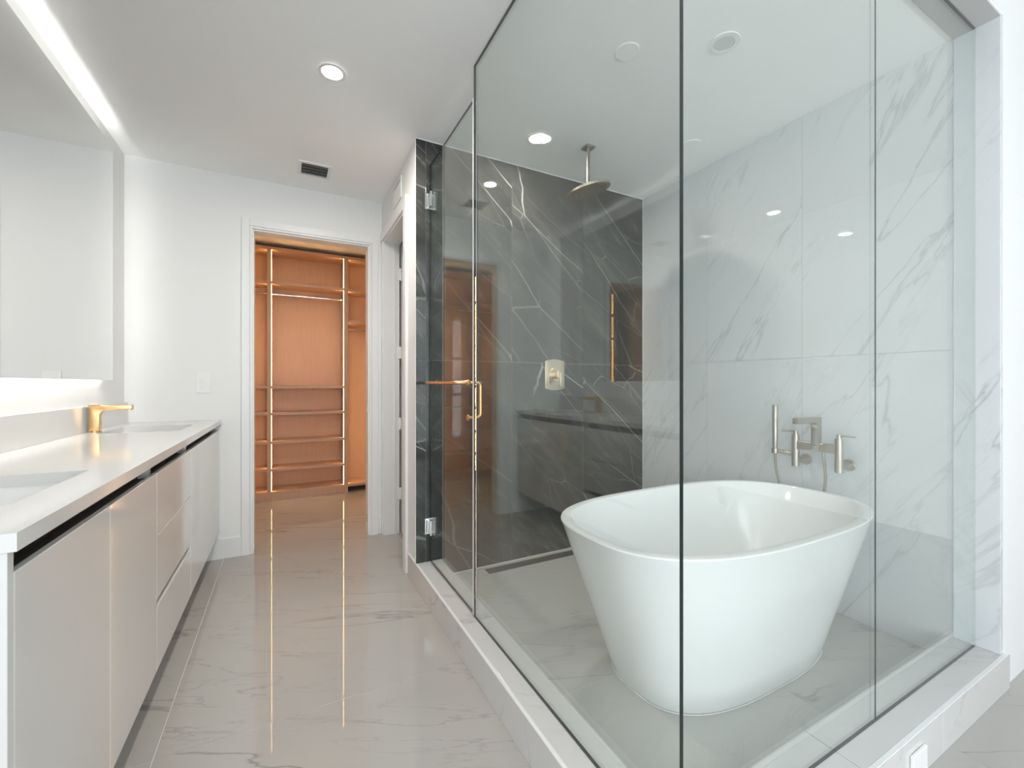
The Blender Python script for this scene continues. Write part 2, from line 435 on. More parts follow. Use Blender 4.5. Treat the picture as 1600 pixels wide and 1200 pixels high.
# closet room and the small room behind the passage doorway
wall('wall_closet_back', [((-1.5, 5.52, 0), (1.6, 5.62, CEIL))], M['paint'], 'back wall of the closet behind the shelves')
wall('wall_closet_left', [((-1.5, YB + 0.12, 0), (-1.4, 5.52, CEIL))], M['paint'], 'left wall of the closet')
wall('wall_closet_right', [((1.5, YB + 0.12, 0), (1.6, 5.52, CEIL))], M['paint'], 'right wall of the closet')
wall('wall_closet_front', [((XH + 0.12, YB, 0), (XR + 0.12, YB + 0.12, CEIL)), ((-1.5, YB, 0), (XL - 0.12, YB + 0.12, CEIL))], M['paint'], 'closet wall beyond the doorway')
wall('wall_side_room', [((2.2, YD + 0.12, 0), (2.3, YB, CEIL))], M['paint'], 'end wall of the small side room')

# dark marble tiles on the shower wall
wd = thing('wall_dark_tiles', (1.63, YD, 0), 'dark grey marble tiled wall with fine white veins behind the tub', 'wall', kind='structure')
tx = [0.70, 0.764, 1.364, 1.964, XR]
for i in range(4):
    for (z0, z1) in ((ZS if i else ZC, 1.388), (1.388, CEIL)):
        mkbox('tile', (tx[i] + G * .7, YD, z0 + G * .7), (tx[i+1] - G * .7, YD + 0.010, z1 - G * .7), M['dark'], wd, bev=0.0004)
mkbox('grout_bed', (0.702, YD + 0.002, ZS), (XR, YD + 0.0119, CEIL), M['darkgrout'], wd)
for lo, hi in (((0.702, YD - 0.003, CEIL - 0.0045), (XR, YD, CEIL - 0.0003)), ((XR - 0.003, YD - 0.003, ZS), (XR - 0.0002, YD - 0.0002, CEIL - 0.005)), ((XI, YD - 0.004, ZS), (XR - 0.003, YD - 0.0002, ZS + 0.004))):
    mkbox('caulk_line', lo, hi, M['trim'], wd)
mkbox('edge_trim', (0.6985, YD - 0.0015, ZC), (0.7015, YD + 0.012, CEIL), M['trim'], wd)
# pale marble tiles on the right wall
wr = thing('wall_pale_tiles', (XR, 1.65, 0), 'pale marble tiled wall with diagonal grey veins beside the tub', 'wall', kind='structure')
ty = [YF + 0.14, 1.364, 1.976, YD]
for i in range(3):
    for (z0, z1) in ((ZS, 1.388), (1.388, CEIL)):
        mkbox('tile', (XR, ty[i] + G * .5, z0 + G * .5), (XR + 0.012, ty[i+1] - G * .5, z1 - G * .5), M['wallmarble'], wr, bev=0.0004)

# ------------------------------------------------------------------ curbs, jamb and header (marble trims)
def trim(name, label, pieces, mat=M['curb'], pname='tile'):
    xs_ = [p[0] for p in pieces]; c = Vector(pieces[0][0])
    t = thing(name, (c.x, c.y, c.z), label, 'trim', kind='structure')
    for lo, hi in pieces: mkbox(pname, lo, hi, mat, t, bev=0.0015)
    return t
t = trim('trim_1', 'marble curb under the hinged glass door side', [
    ((0.712, YI, 0.002), (XI, 1.826 - G, ZC)), ((0.712, 1.826 + G, 0.002), (XI, YD, ZC)),
    ((0.70, YF - 0.012, 0.0), (0.711, 1.826 - G, ZC - 0.004)), ((0.70, 1.826 + G, 0.0), (0.711, HY0 - 0.108, ZC - 0.004))])
mkbox('edge_strip', (0.6995, YF - 0.0125, ZC - 0.0035), (0.7115, HY0 - 0.108, ZC + 0.0004), M['trim'], t)
t = trim('trim_2', 'marble curb under the front glass panels', [
    ((0.712, YF, 0.002), (1.45 - G, YI - 0.001, ZC)), ((1.45 + G, YF, 0.002), (2.576, YI - 0.001, ZC)),
    ((0.712, YF - 0.012, 0.0), (1.95 - G, YF - 0.001, ZC - 0.004)), ((1.95 + G, YF - 0.012, 0.0), (2.61, YF - 0.001, ZC - 0.004))])
mkbox('edge_strip', (0.712, YF - 0.0125, ZC - 0.0035), (2.61, YF - 0.0005, ZC + 0.0004), M['trim'], t)
XJ = XR - 0.014
trim('trim_3', 'marble jamb lining at the shower opening', [((XJ, YF, ZC + 0.0005), (XR + 0.011, YF + 0.138, CEIL - 0.012))], M['wallmarble'])
trim('trim_4', 'marble header lining above the front glass panels', [((0.70, YF, CEIL - 0.012), (1.6 - G, YF + 0.138, CEIL - 0.0005)), ((1.6 + G, YF, CEIL - 0.012), (XR + 0.011, YF + 0.138, CEIL - 0.0005))])

# ------------------------------------------------------------------ baseboards and casings
mkbox('baseboard_back', (XL, YB - 0.014, 0), (CX0 - 0.066, YB, 0.142), M['trim'], bev=0.002, kind='structure',
      label='white baseboard between vanity and closet casing', cat='baseboard')
mkbox('baseboard_corner', (CX1 + 0.078, YB - 0.012, 0), (XH, YB, 0.142), M['trim'], bev=0.002, kind='structure',
      label='short white baseboard beside the passage doorway', cat='baseboard')
def casing(name, label, opening, wall_f, side):
    """stepped white casing on three sides; wall_f(a, depth, z) -> xyz with depth out of the wall"""
    a0, a1, z1 = opening
    t = thing(name, wall_f((a0 + a1) / 2, 0, 0), label, 'door casing', kind='structure')
    def bar(p, q, d):
        A, B = Vector(wall_f(*p[:1], 0, p[1])), Vector(wall_f(q[0], d, q[1]))
        lo = [min(A[k], B[k]) for k in range(3)]; hi = [max(A[k], B[k]) for k in range(3)]
        mkbox('casing_board', lo, hi, M['trim'], t, bev=0.002)
    for (w0, w1, d) in side:
        if a0 is not None:
            bar((a0 - w1, 0), (a0 - w0, z1 + w1), d)
            bar((a1 + w0, 0), (a1 + w1, z1 + w1), d)
            bar((a0 - w0, z1 + w0), (a1 + w0, z1 + w1), d)
    return t
ct = casing('trim_5', 'white stepped casing around the closet doorway', (CX0, CX1, CZ), lambda a, d, z: (a, YB - d, z),
       ((-0.002, 0.014, 0.014), (0.0145, 0.066, 0.018)))
# jamb lining of the closet doorway
for lo, hi in (((CX0 - 0.002, YB + 0.003, 0), (CX0 + 0.012, YB + 0.118, CZ)), ((CX1 - 0.012, YB + 0.003, 0), (CX1 + 0.002, YB + 0.118, CZ)),
               ((CX0 + 0.012, YB + 0.003, CZ - 0.012), (CX1 - 0.012, YB + 0.118, CZ + 0.002))):
    mkbox('jamb_board', lo, hi, M['trim'], ct, bev=0.001)
for z in (1.02, 0.10):
    mkbox('strike_plate', (CX1 - 0.0145, YB + 0.03, z), (CX1 - 0.0115, YB + 0.06, z + 0.06), M['chrome'], ct)
# passage doorway: near side casing and head casing
ht = thing('trim_6', (XH, HY0, 0), 'white casing around the passage doorway', 'door casing', kind='structure')
mkbox('casing_board', (XH - 0.018, HY0 - 0.072, 0.0), (XH, HY0 - 0.002, HZ + 0.07), M['trim'], ht, bev=0.003)
mkbox('casing_board', (XH - 0.014, HY0 - 0.002, HZ + 0.002), (XH, YB - 0.001, HZ + 0.07), M['trim'], ht, bev=0.002)
mkbox('casing_board', (XH - 0.008, HY1 + 0.002, 0), (XH, YB - 0.013, HZ + 0.002), M['trim'], ht, bev=0.002)
mkbox('jamb_board', (XH - 0.001, HY1 - 0.014, 0), (XH + 0.128, HY1 + 0.001, HZ), M['trim'], ht, bev=0.001)
mkbox('jamb_board', (XH - 0.001, HY0 - 0.001, 0), (XH + 0.128, HY0 + 0.014, HZ), M['trim'], ht, bev=0.001)
mkbox('jamb_board', (XH - 0.001, HY0 + 0.014, HZ - 0.014), (XH + 0.128, HY1 - 0.014, HZ + 0.001), M['trim'], ht, bev=0.001)
mkbox('stop_strip', (XH + 0.085, HY1 - 0.026, 0), (XH + 0.098, HY1 - 0.014, HZ - 0.014), M['trim'], ht)
# the open door beyond it
dt = thing('door_1', (XH + 0.14, HY1 - 0.03, 0.008), 'white panel door standing open into the small side room', 'door', kind='structure')
mkbox('door_slab', (XH + 0.142, HY1 - 0.062, 0.008), (XH + 0.142 + 0.70, HY1 - 0.022, HZ - 0.02), M['trim'], dt, bev=0.002)
for z in (0.28, 0.86, 1.45, 2.10):
    bm = NB(); box(bm, (XH + 0.102, HY1 - 0.018, z), (XH + 0.134, HY1 - 0.0135, z + 0.10))
    rod(bm, (XH + 0.136, HY1 - 0.020, z), (XH + 0.136, HY1 - 0.020, z + 0.10), 0.006, 12)
    mk('hinge', bm, M['plastic'], dt, smooth=40)

# ------------------------------------------------------------------ shower glass
def pane(name, lo, hi, axis, label, cat, group=None, parent=None, clear=None):
    """glass box; broad faces clear, thin faces dark"""
    bm = NB(); box(bm, lo, hi)
    bm.normal_update()
    ax = 0 if axis == 'x' else 1
    for f in bm.faces: f.material_index = 0 if abs(f.normal[ax]) > 0.9 or any(abs(f.calc_center_median()[0] - c) < 0.0015 for c in clear or ()) else 1
    return mk(name, bm, [M['glass'], M['edge']], parent, label=label, cat=cat, group=group)
T = 0.009
YS1 = 1.871
pane('glass_panel', (XG - T / 2 - 0.002, YG, ZC + 0.001), (XG + T / 2, YS1 - 0.006, CEIL - 0.003), 'x',
     'clear fixed glass panel beside the hinged shower door', 'glass panel')
pane('glass_panel', (XG + T / 2 + 0.001, YG, ZC + 0.001), (1.693 - 0.001, YG + T, CEIL - 0.014), 'y',
     'clear front glass panel that meets the glass corner', 'glass panel', clear=(1.692,))
gp = pane('glass_panel', (1.693 + 0.001, YG, ZC + 0.001), (XJ - 0.002, YG + T, CEIL - 0.014), 'y',
     'clear front glass panel fixed to the marble jamb', 'glass panel', clear=(1.694, XJ - 0.002))
mkbox('silicone_joint', (1.6922, YG + 0.0005, ZC + 0.001), (1.6938, YG + 0.004, CEIL - 0.014), M['edge'], gp)
gd = thing('glass_door', (XG, 2.22, ZC + 0.008), 'frameless glass shower door with chrome hinges and rose gold towel bar', 'shower door')
pane('door_pane', (XG - T / 2, YS1 + 0.004, ZC + 0.010), (XG + T / 2, YD - 0.006, 2.587), 'x', None, None, parent=gd)
mkbox('seal_strip', (XG - 0.009, YS1 - 0.005, ZC + 0.006), (XG + 0.009, YS1 + 0.0045, 2.587), M['seal'], gd, bev=0.001)
for z in (0.365, 2.365):
    bm = NB()
    box(bm, (XG - 0.034, YD - 0.0065, z - 0.048), (XG + 0.034, YD - 0.0005, z + 0.048), 0.001)
    h = mk('hinge', bm, M['chrome'], gd, label='chrome glass hinge')
    bm = NB(); box(bm, (XG - 0.016, YD - 0.056, z - 0.045), (XG - T / 2 - 0.0005, YD - 0.009, z + 0.045), 0.0015)
    box(bm, (XG + T / 2 + 0.0005, YD - 0.056, z - 0.045), (XG + 0.016, YD - 0.009, z + 0.045), 0.0015)
    mk('clamp_plate', bm, M['chrome'], h)
    bm = NB(); rod(bm, (XG - 0.019, YD - 0.011, z - 0.04), (XG - 0.019, YD - 0.011, z + 0.04), 0.006, 16)
    mk('pivot_pin', bm, M['chrome'], h, smooth=40)
# towel bar outside, pull handle inside
HYp, HZ1, HZ2 = 1.935, 1.247, 1.077
bm = NB()
pts = [(XG - T / 2, HYp, HZ1)]
xb = XG - 0.072
for k in range(7):
    a = k * math.pi / 12
    pts.append((xb + 0.02 - 0.02 * math.sin(a), HYp + 0.02 - 0.02 * math.cos(a) + 0.0, HZ1))
for k in range(7):
    a = k * math.pi / 12
    pts.append((xb + 0.02 - 0.02 * math.cos(a), 2.40 + 0.02 * math.sin(a), HZ1))
pts.append((XG - T / 2, 2.42, HZ1))
tube(bm, pts, 0.0095, 18)
tb = mk('towel_bar', bm, M['copper'], gd, smooth=50, label='rose gold towel bar across the outside of the door')
for (y, z) in ((HYp, HZ1), (2.42, HZ1), (HYp, HZ2)):
    bm = NB(); rod(bm, (XG - T / 2 - 0.007, y, z), (XG - T / 2 - 0.0002, y, z), 0.016, 28, 0.002)
    mk('washer', bm, M['gold'], tb, smooth=40)
bm = NB(); xi = XG + 0.058
pts = [(XG + T / 2, HYp, HZ1)] + [(xi - 0.02 + 0.02 * math.sin(k * math.pi / 12), HYp, HZ1 - 0.02 + 0.02 * math.cos(k * math.pi / 12)) for k in range(7)] \
    + [(xi - 0.02 + 0.02 * math.cos(k * math.pi / 12), HYp, HZ2 + 0.02 - 0.02 * math.sin(k * math.pi / 12)) for k in range(7)] + [(XG + T / 2, HYp, HZ2)]
tube(bm, pts, 0.0085, 18)
mk('pull_handle', bm, M['gold'], gd, smooth=50)

# ------------------------------------------------------------------ bathtub
def superell(a, b, n, cnt):
    out = []
    for k in range(cnt):
        t_ = 2 * math.pi * k / cnt; c, s = math.cos(t_), math.sin(t_)
        out.append((a * math.copysign(abs(c) ** (2 / n), c), b * math.copysign(abs(s) ** (2 / n), s)))
    return out
TC = Vector((1.733, 1.273, ZS)); TZ = 0.68
tub = thing('bathtub', TC, 'white freestanding bathtub with sloping oval sides inside the glass enclosure', 'bathtub')
bm = NB(); CNT = 128
def loop(a, b, n, z):
    return [bm.verts.new((TC.x + x, TC.y + y, z)) for x, y in superell(a, b, n, CNT)]
prof = [(0.518, 0.262, 2.9, ZS + 0.002), (0.529, 0.271, 2.9, ZS + 0.008)]
for f_ in (0.25, 0.5, 0.75, 0.96):
    prof.append((0.529 + 0.224 * f_, 0.271 + 0.155 * f_, 2.9 - 0.05 * f_, ZS + 0.008 + (TZ - ZS - 0.012) * f_))
prof += [(0.7535, 0.4275, 2.85, TZ - 0.006), (0.751, 0.425, 2.85, TZ - 0.001), (0.746, 0.420, 2.85, TZ),
         (0.722, 0.396, 2.82, TZ), (0.717, 0.391, 2.82, TZ - 0.001), (0.713, 0.387, 2.82, TZ - 0.006)]
for f_ in (0.3, 0.6, 0.85, 0.95):
    prof.append((0.713 - 0.205 * f_, 0.387 - 0.125 * f_, 2.8, TZ - 0.006 - 0.46 * f_))
prof += [(0.49, 0.245, 2.7, TZ - 0.462), (0.44, 0.21, 2.6, TZ - 0.468), (0.2, 0.1, 2.3, TZ - 0.474)]
L = [loop(*p) for p in prof]
for a, b in zip(L, L[1:]):
    for k in range(CNT): bm.faces.new((a[k], a[(k+1) % CNT], b[(k+1) % CNT], b[k]))
bm.faces.new(list(reversed(L[0]))); bm.faces.new(L[-1])
bmesh.ops.recalc_face_normals(bm, faces=list(bm.faces))
mk('tub_shell', bm, M['acrylic'], tub, smooth=35)
# overflow slot on the far inner side, near the filler end
OP = Vector((2.183, 1.595, 0.607)); on = Vector((0.309, 0.951, 0)); ot = Vector((0.951, -0.309, 0)); sl = 0.285
pl = []
for k in range(24):
    a = 2 * math.pi * k / 24
    pl.append((0.015 * math.cos(a), 0.015 * math.sin(a) + (0.026 if math.sin(a) > 0 else -0.026)))
bm = NB()
prism(bm, pl, lambda a, z, d: tuple(OP + ot * a + on * (sl * z - d) + Vector((0, 0, z))), -0.006, 0.006, 0.002)
mk('overflow_cover', bm, M['plastic'], tub, smooth=40, label='small white overflow cover inside the tub')
bm = NB(); rod(bm, (TC.x, TC.y, TZ - 0.476), (TC.x, TC.y, TZ - 0.470), 0.03, 28, 0.002)
mk('tub_drain', bm, M['nickel'], tub, smooth=40)
# silicone joint around the foot
bm = NB()
pts = [(TC.x + x, TC.y + y, ZS + 0.003) for x, y in superell(0.529, 0.271, 2.9, 96)]; pts.append(pts[0])
tube(bm, pts, 0.0028, 8, cap=False)
mk('silicone_joint', bm, M['plastic'], tub, smooth=60)

# ------------------------------------------------------------------ tub filler on the pale wall
tf = thing('tub_filler', (XR, 1.24, 0.80), 'brushed nickel wall mounted tub filler with hand shower above the bathtub', 'faucet')
XA = 2.46; YL, YR_ = 1.341, 1.134
for y, lev in ((YL, 1), (YR_, -1)):
    bm = NB(); rod(bm, (XR - 0.001, y, 0.823), (XR - 0.012, y, 0.823), 0.030, 32, 0.002)
    fg = mk('wall_flange', bm, M['nickel'], tf, smooth=40)
    bm = NB(); rod(bm, (XR - 0.012, y, 0.823), (XA, y, 0.823), 0.0165, 24)
    mk('inlet_arm', bm, M['nickel'], tf, smooth=40)
    bm = NB(); rod(bm, (XA, y, 0.793), (XA, y, 0.960), 0.0185, 28, 0.001)
    rod(bm, (XA, y, 0.955), (XA, y, 0.968), 0.0165, 28)
    vb = mk('valve_body', bm, M['nickel'], tf, smooth=40)
    bm = NB(); rod(bm, (XA, y, 0.966), (XA, y, 0.986), 0.010, 20, 0.001)
    rod(bm, (XA, y - 0.008 * lev, 0.981), (XA, y + 0.072 * lev, 0.981), 0.0055, 16, 0.001)
    mk('lever', bm, M['nickel'], vb, smooth=40)
mkbox('cross_bar', (XA - 0.014, YR_ + 0.01, 0.886), (XA + 0.014, YL - 0.01, 0.934), M['nickel'], tf, bev=0.004)
# spout: upright post flowing into a flat arm over the tub
def spout_poly(x_post, w, z0, z1, x_tip, th, rad):
    p = [(x_post + w / 2, z0), (x_post + w / 2, z1), (x_tip, z1), (x_tip, z1 - th)]
    cx_, cz_ = x_post - w / 2 - rad, z1 - th - rad
    s = 1 if x_tip < x_post else -1
    for k in range(9):
        a = math.pi / 2 - k * math.pi / 16
        p.append((cx_ + rad * math.cos(a), cz_ + rad * math.sin(a)))
    p.append((x_post - w / 2, z0))
    return p
bm = NB(); yc = 1.238
prism(bm, spout_poly(XA, 0.034, 0.886, 1.067, 2.275, 0.030, 0.03), lambda a, b, d: (a, d, b), yc - 0.018, yc + 0.018, 0.0025)
sp = mk('spout', bm, M['nickel'], tf, smooth=40)
bm = NB(); rod(bm, (XA - 0.030, yc, 0.910), (XA - 0.012, yc, 0.910), 0.011, 20, 0.002)
mk('diverter_knob', bm, M['nickel'], tf, smooth=40)
# hand shower with its holder arm and hose
YHS = 1.452
bm = NB(); rod(bm, (XA, YL + 0.012, 0.858), (XA, YHS - 0.016, 0.862), 0.010, 20)
rod(bm, (XA, YHS, 0.848), (XA, YHS, 0.876), 0.0175, 24, 0.002); rod(bm, (XA, YHS - 0.05, 0.861), (XA, YHS - 0.03, 0.8615), 0.013, 20, 0.001)
mk('holder_arm', bm, M['nickel'], tf, smooth=40)
bm = NB(); tube(bm, [(XA, YHS, 0.862), (XA, YHS, 0.90), (XA, YHS, 1.118), (XA, YHS, 1.122)], [0.0105, 0.0135, 0.015, 0.013], 24)
mk('hand_shower', bm, M['nickel'], tf, smooth=40)
def bez(p, n=40):
    out = []
    for k in range(n + 1):
        t_ = k / n; q = [Vector(x) for x in p]
        while len(q) > 1: q = [a.lerp(b, t_) for a, b in zip(q, q[1:])]
        out.append(q[0])
    return out
bm = NB(); tube(bm, bez([(XA, YHS, 0.852), (XA, YHS, 0.80), (XA + 0.045, YHS + 0.02, 0.72), (XA + 0.075, YHS + 0.03, 0.55), (XA + 0.06, 1.35, 0.30), (XA + 0.075, 1.19, 0.55),
                         (XA + 0.05, 1.195, 0.72), (XA, 1.205, 0.80), (XA, 1.205, 0.888)], 70), 0.0068, 12)
mk('shower_hose', bm, M['nickel'], tf, smooth=60)

# ------------------------------------------------------------------ rain shower head
RX, RY = 1.695, 2.172
rs = thing('rain_shower', (RX, RY, 2.45), 'bronze round rain shower head hanging on a ceiling pipe', 'shower head')
mkbox('ceiling_flange', (RX - 0.032, RY - 0.032, CEIL - 0.012), (RX + 0.032, RY + 0.032, CEIL - 0.0005), M['nickel'], rs, bev=0.002)
bm = NB(); rod(bm, (RX, RY, 2.50), (RX, RY, CEIL - 0.012), 0.0115, 24); mk('ceiling_pipe', bm, M['nickel'], rs, smooth=40)
bm = NB(); rod(bm, (RX, RY, 2.475), (RX, RY, 2.503), 0.015, 24, 0.003); mk('swivel_joint', bm, M['nickel'], rs, smooth=40)
bm = NB(); tube(bm, [(RX, RY, 2.456), (RX, RY, 2.458), (RX, RY, 2.470), (RX, RY, 2.478)], [0.142, 0.144, 0.144, 0.05], 64)
hd = mk('head_disc', bm, M['brass'], rs, smooth=30)
be = R(-5)
nv = Vector((0, 0, 1)) * (math.cos(be) * 0.966) - Vector((0.884, -0.468, 0)) * (math.cos(be) * 0.259) + Vector((0.468, 0.884, 0)) * math.sin(be)
tilt = Vector((0, 0, 1)).rotation_difference(nv.normalized()).to_euler()    # tipped on its ball joint
hd.rotation_euler = tilt
bm = NB()
for rr in (0.03, 0.06, 0.09, 0.115):
    nn = int(rr * 200)
    for k in range(nn):
        a = 2 * math.pi * k / nn
        rod(bm, (RX + rr * math.cos(a), RY + rr * math.sin(a), 2.4535), (RX + rr * math.cos(a), RY + rr * math.sin(a), 2.4575), 0.003, 8)
nz_ = mk('spray_nozzles', bm, M['channel'], rs, kind='stuff'); nz_.rotation_euler = tilt

# ------------------------------------------------------------------ shower valve on the dark wall
VX, VZ = 1.707, 1.306
sv = thing('shower_valve', (VX, YD, VZ - 0.11), 'champagne brass shower valve plate with lever on the dark wall', 'shower valve')
pl = []
for k in range(13):
    f_ = k / 12; pl.append((VX - 0.083 + 0.166 * f_, VZ + 0.098 + 0.014 * math.sin(math.pi * f_)))
for k in range(13):
    f_ = k / 12; pl.append((VX + 0.083 - 0.166 * f_, VZ - 0.098 - 0.014 * math.sin(math.pi * f_)))
bm = NB(); prism(bm, pl, lambda a, b, d: (a, YD - d, b), 0.0005, 0.010, 0.002)
mk('cover_plate', bm, M['brass'], sv, smooth=30)
bm = NB(); rod(bm, (VX, YD - 0.010, VZ), (VX, YD - 0.022, VZ), 0.052, 40, 0.003)
kb = mk('knob_base', bm, M['brass'], sv, smooth=40)
bm = NB(); rod(bm, (VX, YD - 0.022, VZ), (VX, YD - 0.075, VZ), 0.030, 32, 0.002)
mk('knob', bm, M['brass'], sv, smooth=40)
bm = NB(); box(bm, (VX - 0.013, YD - 0.094, VZ - 0.085), (VX + 0.013, YD - 0.075, VZ + 0.024), 0.004)
mk('lever', bm, M['brass'], sv, smooth=40)

# ------------------------------------------------------------------ vanity: cabinets, worktop, sinks, faucets
XF = -0.415; ZT = 0.988; ZTB = 0.956; ZV0 = 0.19; ZD = 0.914
Y0, Y1 = 1.045, YB
def cabinet(y0, y1, label, fronts, gable=None):
    c = thing('vanity_cabinet', ((XL + XF) / 2, (y0 + y1) / 2, ZV0), label, 'cabinet', 'cabinets under the white worktop')
    bm = NB(); th = 0.018
    box(bm, (XL + 0.002, y0 + 0.0005, ZV0), (XF - 0.022, y1 - 0.0005, ZV0 + th))
    box(bm, (XL + 0.002, y0 + 0.0005, ZV0 + th), (XF - 0.022, y0 + th, ZTB - 0.001))
    box(bm, (XL + 0.002, y1 - th, ZV0 + th), (XF - 0.022, y1 - 0.0005, ZTB - 0.001))
    box(bm, (XL + 0.002, y0 + th, ZV0 + th), (XL + 0.012, y1 - th, ZTB - 0.001))
    mk('body', bm, M['lacquer'], c)
    bm = NB(); box(bm, (XF - 0.060, y0 + th, ZD - 0.05), (XF - 0.050, y1 - th, ZTB - 0.001)); box(bm, (XF - 0.050, y0 + th, ZD - 0.05), (XF - 0.017, y1 - th, ZD - 0.012))
    mk('finger_channel', bm, M['channel'], c, label='dark recessed finger channel')
    for nm, a, b, z0, z1 in fronts:
        mkbox(nm, (XF - 0.015, a + 0.0015, z0), (XF, b - 0.0015, z1), M['lacquer'], c, bev=0.0015)
    if gable: mkbox('end_panel', (XL + 0.002, gable[0], ZV0), (XF, gable[1], ZTB - 0.001), M['lacquer'], c, bev=0.0015)
    return c
cabinet(1.058, 1.988, 'gloss greige sink cabinet with two doors at the open end of the vanity',
        [('door', 1.058, 1.517, ZV0, ZD), ('door', 1.517, 1.988, ZV0, ZD)], (1.037, 1.0575))
cabinet(1.988, 2.621, 'gloss greige three drawer cabinet between the two sink cabinets',
        [('drawer', 1.988, 2.621, 0.688, ZD), ('drawer', 1.988, 2.621, 0.450, 0.684), ('drawer', 1.988, 2.621, ZV0, 0.424)])
cabinet(2.621, YB - 0.001, 'gloss greige sink cabinet with wide door next to the closet wall', [('door', 2.621, 3.652, ZV0, ZD)])

SK = [(-0.842, 1.270, -0.508, 1.690), (-0.842, 2.880, -0.508, 3.300)]
XT0, XT1 = XL + 0.001, -0.402
bm = NB()
cuts_y = [Y0 - 0.012] + [v for s in SK for v in (s[1], s[3])] + [YB - 0.001]
for k in range(5):
    if k % 2 == 0: box(bm, (XT0, cuts_y[k], ZTB), (XT1, cuts_y[k+1], ZT))
    else:
        s = SK[k // 2]
        box(bm, (XT0, s[1], ZTB), (s[0], s[3], ZT)); box(bm, (s[2], s[1], ZTB), (XT1, s[3], ZT))
bmesh.ops.remove_doubles(bm, verts=list(bm.verts), dist=1e-5)
seen = {}
for f in list(bm.faces):
    key = tuple(sorted(v.index for v in f.verts)); 
bm.verts.index_update()
dup = {}
for f in bm.faces: dup.setdefault(frozenset(v.index for v in f.verts), []).append(f)
kill = [f for fs in dup.values() if len(fs) > 1 for f in fs]
if kill: bmesh.ops.delete(bm, geom=kill, context='FACES')
top = mk('worktop', bm, M['quartz'], label='long white quartz worktop with two sink cutouts on the vanity', cat='worktop')
mkbox('backsplash', (XL + 0.0005, Y0 - 0.012, ZT + 0.0003), (XL + 0.019, YB - 0.001, 1.122), M['quartz'], bev=0.001,
      label='low white quartz backsplash behind the worktop under the mirror', cat='backsplash')
for s, lab in zip(SK, ('white undermount sink at the open end of the vanity', 'white undermount sink next to the closet wall')):
    bm = NB(); d = 0.135
    def rr(x0, y0, x1, y1, r, z):
        out = []
        for (cx, cy_, a0) in ((x1 - r, y1 - r, 0), (x0 + r, y1 - r, 90), (x0 + r, y0 + r, 180), (x1 - r, y0 + r, 270)):
            for k in range(5):
                a = R(a0 + k * 22.5); out.append(bm.verts.new((cx + r * math.cos(a), cy_ + r * math.sin(a), z)))
        return out
    e = 0.004
    Ls = [rr(s[0] - .015, s[1] - .015, s[2] + .015, s[3] + .015, .02, ZTB - d - .012), rr(s[0] - .015, s[1] - .015, s[2] + .015, s[3] + .015, .02, ZTB - .0005),
          rr(s[0] - e, s[1] - e, s[2] + e, s[3] + e, .015, ZTB - .0005), rr(s[0] + .004, s[1] + .004, s[2] - .004, s[3] - .004, .03, ZTB - d + .03),
          rr(s[0] + .03, s[1] + .03, s[2] - .03, s[3] - .03, .04, ZTB - d)]
    for a, b in zip(Ls, Ls[1:]):
        for k in range(20): bm.faces.new((a[k], a[(k+1) % 20], b[(k+1) % 20], b[k]))
    bm.faces.new(list(reversed(Ls[0]))); bm.faces.new(Ls[-1])
    bmesh.ops.recalc_face_normals(bm, faces=list(bm.faces))
    sk = thing('sink', ((s[0] + s[2]) / 2, (s[1] + s[3]) / 2, ZTB - d - .012), lab, 'sink', 'undermount sinks in the worktop')
    mk('basin', bm, M['ceramic'], sk, smooth=40)
    bm = NB(); cx, cy_ = (s[0] + s[2]) / 2, (s[1] + s[3]) / 2
    rod(bm, (cx, cy_, ZTB - d - .001), (cx, cy_, ZTB - d + .003), 0.022, 24, 0.001); mk('drain_cap', bm, M['gold'], sk, smooth=40)
def faucet(yf, label):
    xf = -0.879
    f = thing('basin_faucet', (xf, yf, ZT), label, 'faucet', 'gold basin faucets')
    bm = NB(); rod(bm, (xf, yf, ZT), (xf, yf, ZT + 0.006), 0.027, 32, 0.002); mk('base_ring', bm, M['gold'], f, smooth=40)
    bm = NB(); w = 0.044; z1 = ZT + 0.140; th = 0.026; xt = -0.727; rad = 0.028
    p = [(xf - w / 2, ZT + 0.006), (xf - w / 2, z1), (xt, z1), (xt, z1 - th)]
    for k in range(9):
        a = math.pi / 2 + k * math.pi / 16
        p.append((xf + w / 2 + rad + rad * math.cos(a), z1 - th - rad + rad * math.sin(a)))
    p.append((xf + w / 2, ZT + 0.006))
    prism(bm, p, lambda a, b, d: (a, yf + d, b), -0.019, 0.019, 0.0035)
    mk('spout_body', bm, M['gold'], f, smooth=40)
    bm = NB(); box(bm, (xf - 0.012, yf - 0.0165, z1 + 0.0008), (xf + 0.018, yf + 0.0165, z1 + 0.005), 0.001); box(bm, (xf - 0.030, yf - 0.006, z1 - 0.001), (xf - 0.010, yf + 0.006, z1 + 0.005), 0.001)
    mk('lever', bm, M['gold'], f)
    bm = NB(); rod(bm, (xt + 0.014 - 0.028, yf, z1 - th - 0.003), (xt - 0.014, yf, z1 - th + 0.001), 0.010, 20); mk('aerator', bm, M['chrome'], f, smooth=40)
faucet(2.995, 'gold basin faucet with flat spout beside the sink next to the closet wall')
faucet(1.480, 'gold basin faucet with flat spout beside the sink at the open end')

